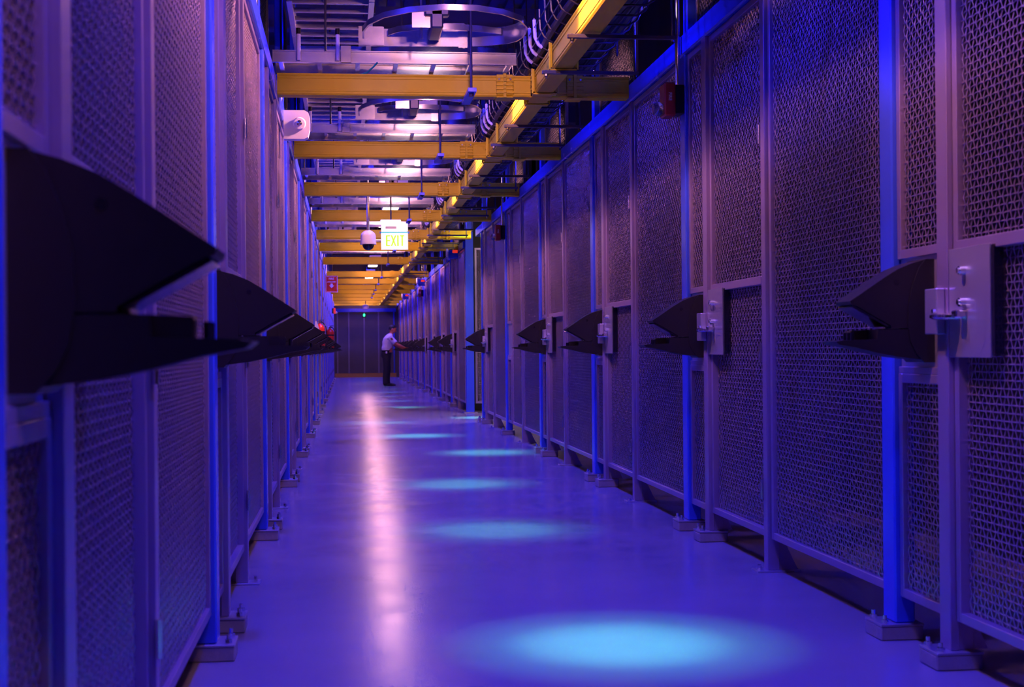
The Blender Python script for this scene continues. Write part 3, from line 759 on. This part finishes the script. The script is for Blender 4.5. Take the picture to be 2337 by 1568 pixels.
# red beacons on posts
def beacon(loc, rz, label):
    t = thing('alarm_beacon', label, 'alarm', loc, rz, 'red alarm beacons')
    MB().box(-.052, .0, -.055, .055, -.085, .080, .004).build('back_box', 'black', t)
    MB().box(-.118, -.052, -.065, .065, -.100, .092, .008).build('red_case', 'darkred', t, True)
    g = MB().lathe([(.0, 0), (.030, 0), (.040, .015), (.042, .032), (.030, .052), (.0, .060)], (0, 0, 0), 20).build('flash_lens', 'glass', t, True)
    g.rotation_euler = (0, -PI / 2, 0); g.location = (-.118, 0, -.052)
    lm = put('lettering', text_mesh('FIRE', .026, 'white'), t)
    lm.rotation_euler = (PI / 2 * 0, PI / 2, 0); lm.location = (-.086, -.0655, .01)
    c = MB().cyl((-.026, 0, .08), (-.026, 0, 1.9), .014, 10).build('conduit', 'chrome', t, True)
    return t
beacon((XR, YR0 + S + .44, 2.475), 0, 'dark red alarm beacon with clear lens on the second blue post, right wall')
beacon((XR, YR0 + S * 4 + .44, 2.475), 0, 'dark red alarm beacon just before the side aisle, right wall')
beacon((XR, YR0 + S * 10 + .44, 2.475), 0, 'small far red alarm beacon on the right wall')
beacon((XL, YL0 + S * 13 - .44, 2.30), PI, 'small red alarm beacon high at the far end of the left wall')
# fire sign projecting from the left wall
fs = thing('fire_sign', 'red FIRE sign with white arrow and striped border, left wall', 'sign', (-.30, 30.5, 2.465))
SW, SH = .130, .178
bd = MB().box(-SW, SW, 0, .004, -SH, SH).build('sign_board', 'red', fs)
MB().box(-SW - .01, -SW + .004, 0, .012, -SH + .02, SH - .02).build('wall_flange', 'plate', fs)
st = MB()
q = -SW
while q < SW - .015:
    for z0 in (SH - .022, -SH): st.prism([(q + .012, z0), (q + .024, z0), (q + .012, z0 + .022), (q, z0 + .022)], 1, -.0012, 0)
    q += .030
q = -SH + .026
while q < SH - .045:
    for x0 in (-SW, SW - .022): st.prism([(x0, q + .024), (x0 + .022, q), (x0 + .022, q + .012), (x0, q + .036)], 1, -.0012, 0)
    q += .030
st.box(SW - .004, SW, -.0014, 0, -SH, SH)
st.build('striped_border', 'white', bd)
l1 = put('lettering', text_mesh('FIRE', .062, 'white'), bd); l1.location = (-.005, -.001, .112)
l2 = put('lettering', text_mesh('EXTINGUISHER', .040, 'white', width=.175), bd); l2.location = (.0, -.001, .045)
MB().prism([(-.022, .01), (.022, .01), (.022, -.03), (.052, -.03), (0, -.085), (-.052, -.03), (-.022, -.03)], 1, -.0014, 0).build('arrow', 'white', bd)
# extinguishers
def extinguisher(loc, rz, label, tagged=False):
    t = thing('fire_extinguisher', label, 'fire extinguisher', loc, rz, 'red fire extinguishers')
    MB().lathe([(.0, 0), (.078, 0), (.085, .012), (.085, .36), (.078, .40), (.05, .435), (.026, .45), (.022, .465), (.0, .465)], (0, 0, 0), 24).build('cylinder', 'red', t, True)
    v = MB().cyl((0, 0, .465), (0, 0, .50), .018, 12).box(-.02, .02, -.014, .014, .485, .510, .003).build('valve', 'chrome', t, True)
    MB().box(-.005, .075, -.010, .010, .515, .523).box(.0, .07, -.010, .010, .493, .499).build('lever', 'blackg', v)
    MB().cyl((-.02, -.008, .498), (-.034, -.010, .498), .013, 12).build('gauge', 'chrome', v)
    MB().tube([(.02, 0, .49), (.06, -.01, .47), (.105, -.02, .40), (.115, -.03, .28), (.112, -.03, .14), (.108, -.03, .06)], .009, 8).build('hose', 'blackg', t, True)
    MB().lathe([(.0866, .0), (.0866, .03), (.0, .03), (.0, 0)], (0, 0, .30), 24).build('strap', 'black', t, True)
    MB().box(-.099, -.080, -.03, .03, .05, .42, .002).build('wall_bracket', 'plate', t)
    if tagged: MB().prism([(-.085, .36), (-.005, .36), (-.045, .50), (-.075, .50)], 1, -.09, -.088).build('paper_tag', 'tag', t)
    return t
extinguisher((-.345, 30.8, 1.065), 0, 'red fire extinguisher hanging below the fire sign, left wall')
extinguisher((-.366, 20.0, 1.05), 0, 'red fire extinguisher with white tag, nearer one on the left wall', True).scale = (.82, .82, .82)
# loose green cable end above the first trough
cb = MB().tube([(.04, 9.7, 2.92), (.10, 9.7, 2.915), (.16, 9.66, 2.93), (.20, 9.62, 2.96), (.225, 9.6, 2.985)], .006, 8).build('loose_cable', 'cable', None, True)
tag(cb, 'short green cable end drooping above the nearest amber trough', 'cable')

# ------------------------------------------------------------------ the guard
def remesh(o, vox, sm=4):
    md = o.modifiers.new('r', 'REMESH'); md.mode = 'VOXEL'; md.voxel_size = vox; md.use_smooth_shade = True
    m2 = o.modifiers.new('s', 'SMOOTH'); m2.factor = .5; m2.iterations = sm
    return o
PX, PY = 1.20, 42.0
pr = thing('person', 'person in white short sleeved shirt and dark trousers reaching to a scanner', 'person', (PX, PY, 0)); pr.scale = (1.16, 1.08, 1.0)
X_, Y_, Z_ = (1, 0, 0), (0, 1, 0), (0, 0, 1)
def ell(c, rx, ry): return (c, rx, ry, X_, Y_)
# local: faces +x; camera sees the -y side
bodym = MB()
bodym.loft([ell((.02, 0, .98), .11, .15), ell((.01, 0, 1.12), .10, .145), ell((.02, 0, 1.28), .115, .16), ell((.045, 0, 1.42), .10, .175), ell((.07, 0, 1.49), .07, .10)])
bodym.loft([ell((.075, 0, 1.46), .060, .062), ell((.105, 0, 1.55), .055, .056), ell((.13, 0, 1.60), .055, .055)])
tilt = (math.cos(.35), 0, -math.sin(.35)); tz = (math.sin(.35), 0, math.cos(.35))
def head_pt(a, b): return (.135 + a * tilt[0] + b * tz[0], 0, 1.66 + a * tilt[2] + b * tz[2])
bodym.loft([(head_pt(.03, -.095), .045, .035, tilt, Y_), (head_pt(.02, -.075), .072, .055, tilt, Y_), (head_pt(.005, -.03), .092, .070, tilt, Y_), (head_pt(0, .02), .097, .076, tilt, Y_),
            (head_pt(-.005, .07), .090, .072, tilt, Y_), (head_pt(-.01, .105), .060, .05, tilt, Y_), (head_pt(-.01, .118), .02, .018, tilt, Y_)])
n0, n1 = head_pt(.085, .012), head_pt(.118, -.028)
bodym.tube([n0, n1, head_pt(.09, -.034)], [.008, .013, .010], 8)
bodym.loft([(head_pt(.075, -.060), .020, .026, tilt, Y_), (head_pt(.085, -.062), .012, .020, tilt, Y_), (head_pt(.088, -.064), .005, .01, tilt, Y_)], 10)
for s_ in (-1, 1):
    e = head_pt(-.005, -.005); bodym.loft([((e[0], s_ * .070, e[2] - .03), .012, .010, X_, Y_), ((e[0] - .003, s_ * .080, e[2]), .018, .010, X_, Y_), ((e[0], s_ * .074, e[2] + .03), .012, .010, X_, Y_)], 8)
def arm(s_, sh, el, wr, hand_dir):
    bodym.tube([sh, Vector(sh).lerp(Vector(el), .5), el, Vector(el).lerp(Vector(wr), .35), wr], [.052, .047, .040, .041, .027], 12)
    w = Vector(wr); d = Vector(hand_dir).normalized(); side = Vector((0, 1, 0)) * -s_
    up_ = d.cross(side).normalized()
    bodym.loft([(w, .027, .020, side, up_), (w + d * .03, .036, .016, side, up_), (w + d * .07, .041, .014, side, up_), (w + d * .095, .040, .012, side, up_)], 10)
    for q, ln in ((-.030, .062), (-.010, .074), (.010, .078), (.030, .068)):
        b0 = w + d * .088 + side * q
        bodym.tube([b0, b0 + d * ln * .5 - Vector((0, 0, .004)), b0 + d * ln - Vector((0, 0, .016))], [.0088, .008, .0068], 8)
    b0 = w + d * .025 + side * .030
    bodym.tube([b0, b0 + d * .030 + side * .022, b0 + d * .062 + side * .026], [.011, .010, .008], 8)
arm(-1, (.06, -.185, 1.43), (.235, -.225, 1.215), (.445, -.17, 1.105), (.98, .10, -.12))
arm(1, (.06, .185, 1.43), (.20, .225, 1.20), (.40, .17, 1.10), (.98, -.10, -.10))
remesh(bodym.build('body', 'skin', pr, True), .0065, 2)
hair = MB()
hair.loft([(head_pt(-.050, -.035), .048, .069, tilt, Y_), (head_pt(-.030, .0), .074, .0745, tilt, Y_), (head_pt(-.018, .045), .094, .083, tilt, Y_), (head_pt(-.010, .085), .088, .078, tilt, Y_),
           (head_pt(-.012, .115), .060, .055, tilt, Y_), (head_pt(-.012, .130), .02, .02, tilt, Y_)])
remesh(hair.build('hair', 'hair', pr, True), .008, 3)
for s_ in (-1, 1):
    e = head_pt(.082, .018); MB().lathe([(.0, -.010), (.008, -.006), (.010, 0), (.008, .006), (.0, .010)], (e[0], s_ * .032, e[2]), 10).build('eye', 'blackg', pr, True)
sh = MB()
sh.loft([ell((-.02, 0, 1.02), .118, .165), ell((-.02, 0, 1.10), .128, .172), ell((.0, 0, 1.20), .125, .175), ell((.01, 0, 1.30), .135, .19), ell((.03, 0, 1.40), .125, .20), ell((.045, 0, 1.465), .095, .165), ell((.07, 0, 1.515), .068, .08), ell((.088, 0, 1.535), .060, .062)])
for s_, el in ((-1, (.235, -.225, 1.215)), (1, (.20, .225, 1.20))):
    a = Vector((.05, s_ * .170, 1.425)); b = Vector(el)
    sh.tube([a, a.lerp(b, .35), a.lerp(b, .74), a.lerp(b, .80)], [.078, .073, .071, .069], 14)
remesh(sh.build('shirt', 'shirt', pr, True), .008, 3)
pa = MB().box(-.026, .026, -.003, .003, -.034, .034, .002).build('sleeve_patch', 'patch', pr); pa.location = (.105, -.268, 1.372); pa.rotation_euler = (0, -.5, 0)
tr = MB()
tr.loft([ell((-.02, 0, 1.035), .125, .165), ell((-.03, 0, .95), .135, .175), ell((-.03, 0, .86), .130, .178), ell((-.02, 0, .80), .11, .16)])
for s_, fx in ((-1, -.02), (1, .02)):
    tr.tube([(-.025, s_ * .085, .90), (-.02, s_ * .092, .70), (fx - .01, s_ * .098, .50), (fx - .03, s_ * .10, .28), (fx - .03, s_ * .10, .055)], [.105, .098, .080, .074, .078], 16)
remesh(tr.build('trousers', 'trouser', pr, True), .010, 3)
bl = MB().lathe([(.0, -.02), (.138, -.02), (.140, .02), (.0, .02)], (0, 0, 0), 24).build('belt', 'blackg', pr, True); bl.location = (-.022, 0, 1.025); bl.scale = (.93, 1.25, 1)
MB().box(-.022, .022, -.022, .022, -.06, .02, .006).build('radio_pouch', 'black', pr).location = (-.03, -.185, 1.01)
MB().box(-.020, .020, -.003, .003, -.03, .03, .002).build('id_card', 'white', pr).location = (-.03, -.211, .98)
for s_, fx in ((-1, -.02), (1, .02)):
    so = MB().loft([((fx - .09, s_ * .10, .035), .006, .030, Z_, Y_), ((fx - .07, s_ * .10, .045), .045, .042, Z_, Y_), ((fx - .01, s_ * .10, .050), .050, .046, Z_, Y_), ((fx + .07, s_ * .105, .036), .036, .048, Z_, Y_),
                    ((fx + .14, s_ * .11, .028), .028, .046, Z_, Y_), ((fx + .185, s_ * .112, .020), .018, .030, Z_, Y_)], 14)
    so.build('shoe', 'blackg', pr, True)
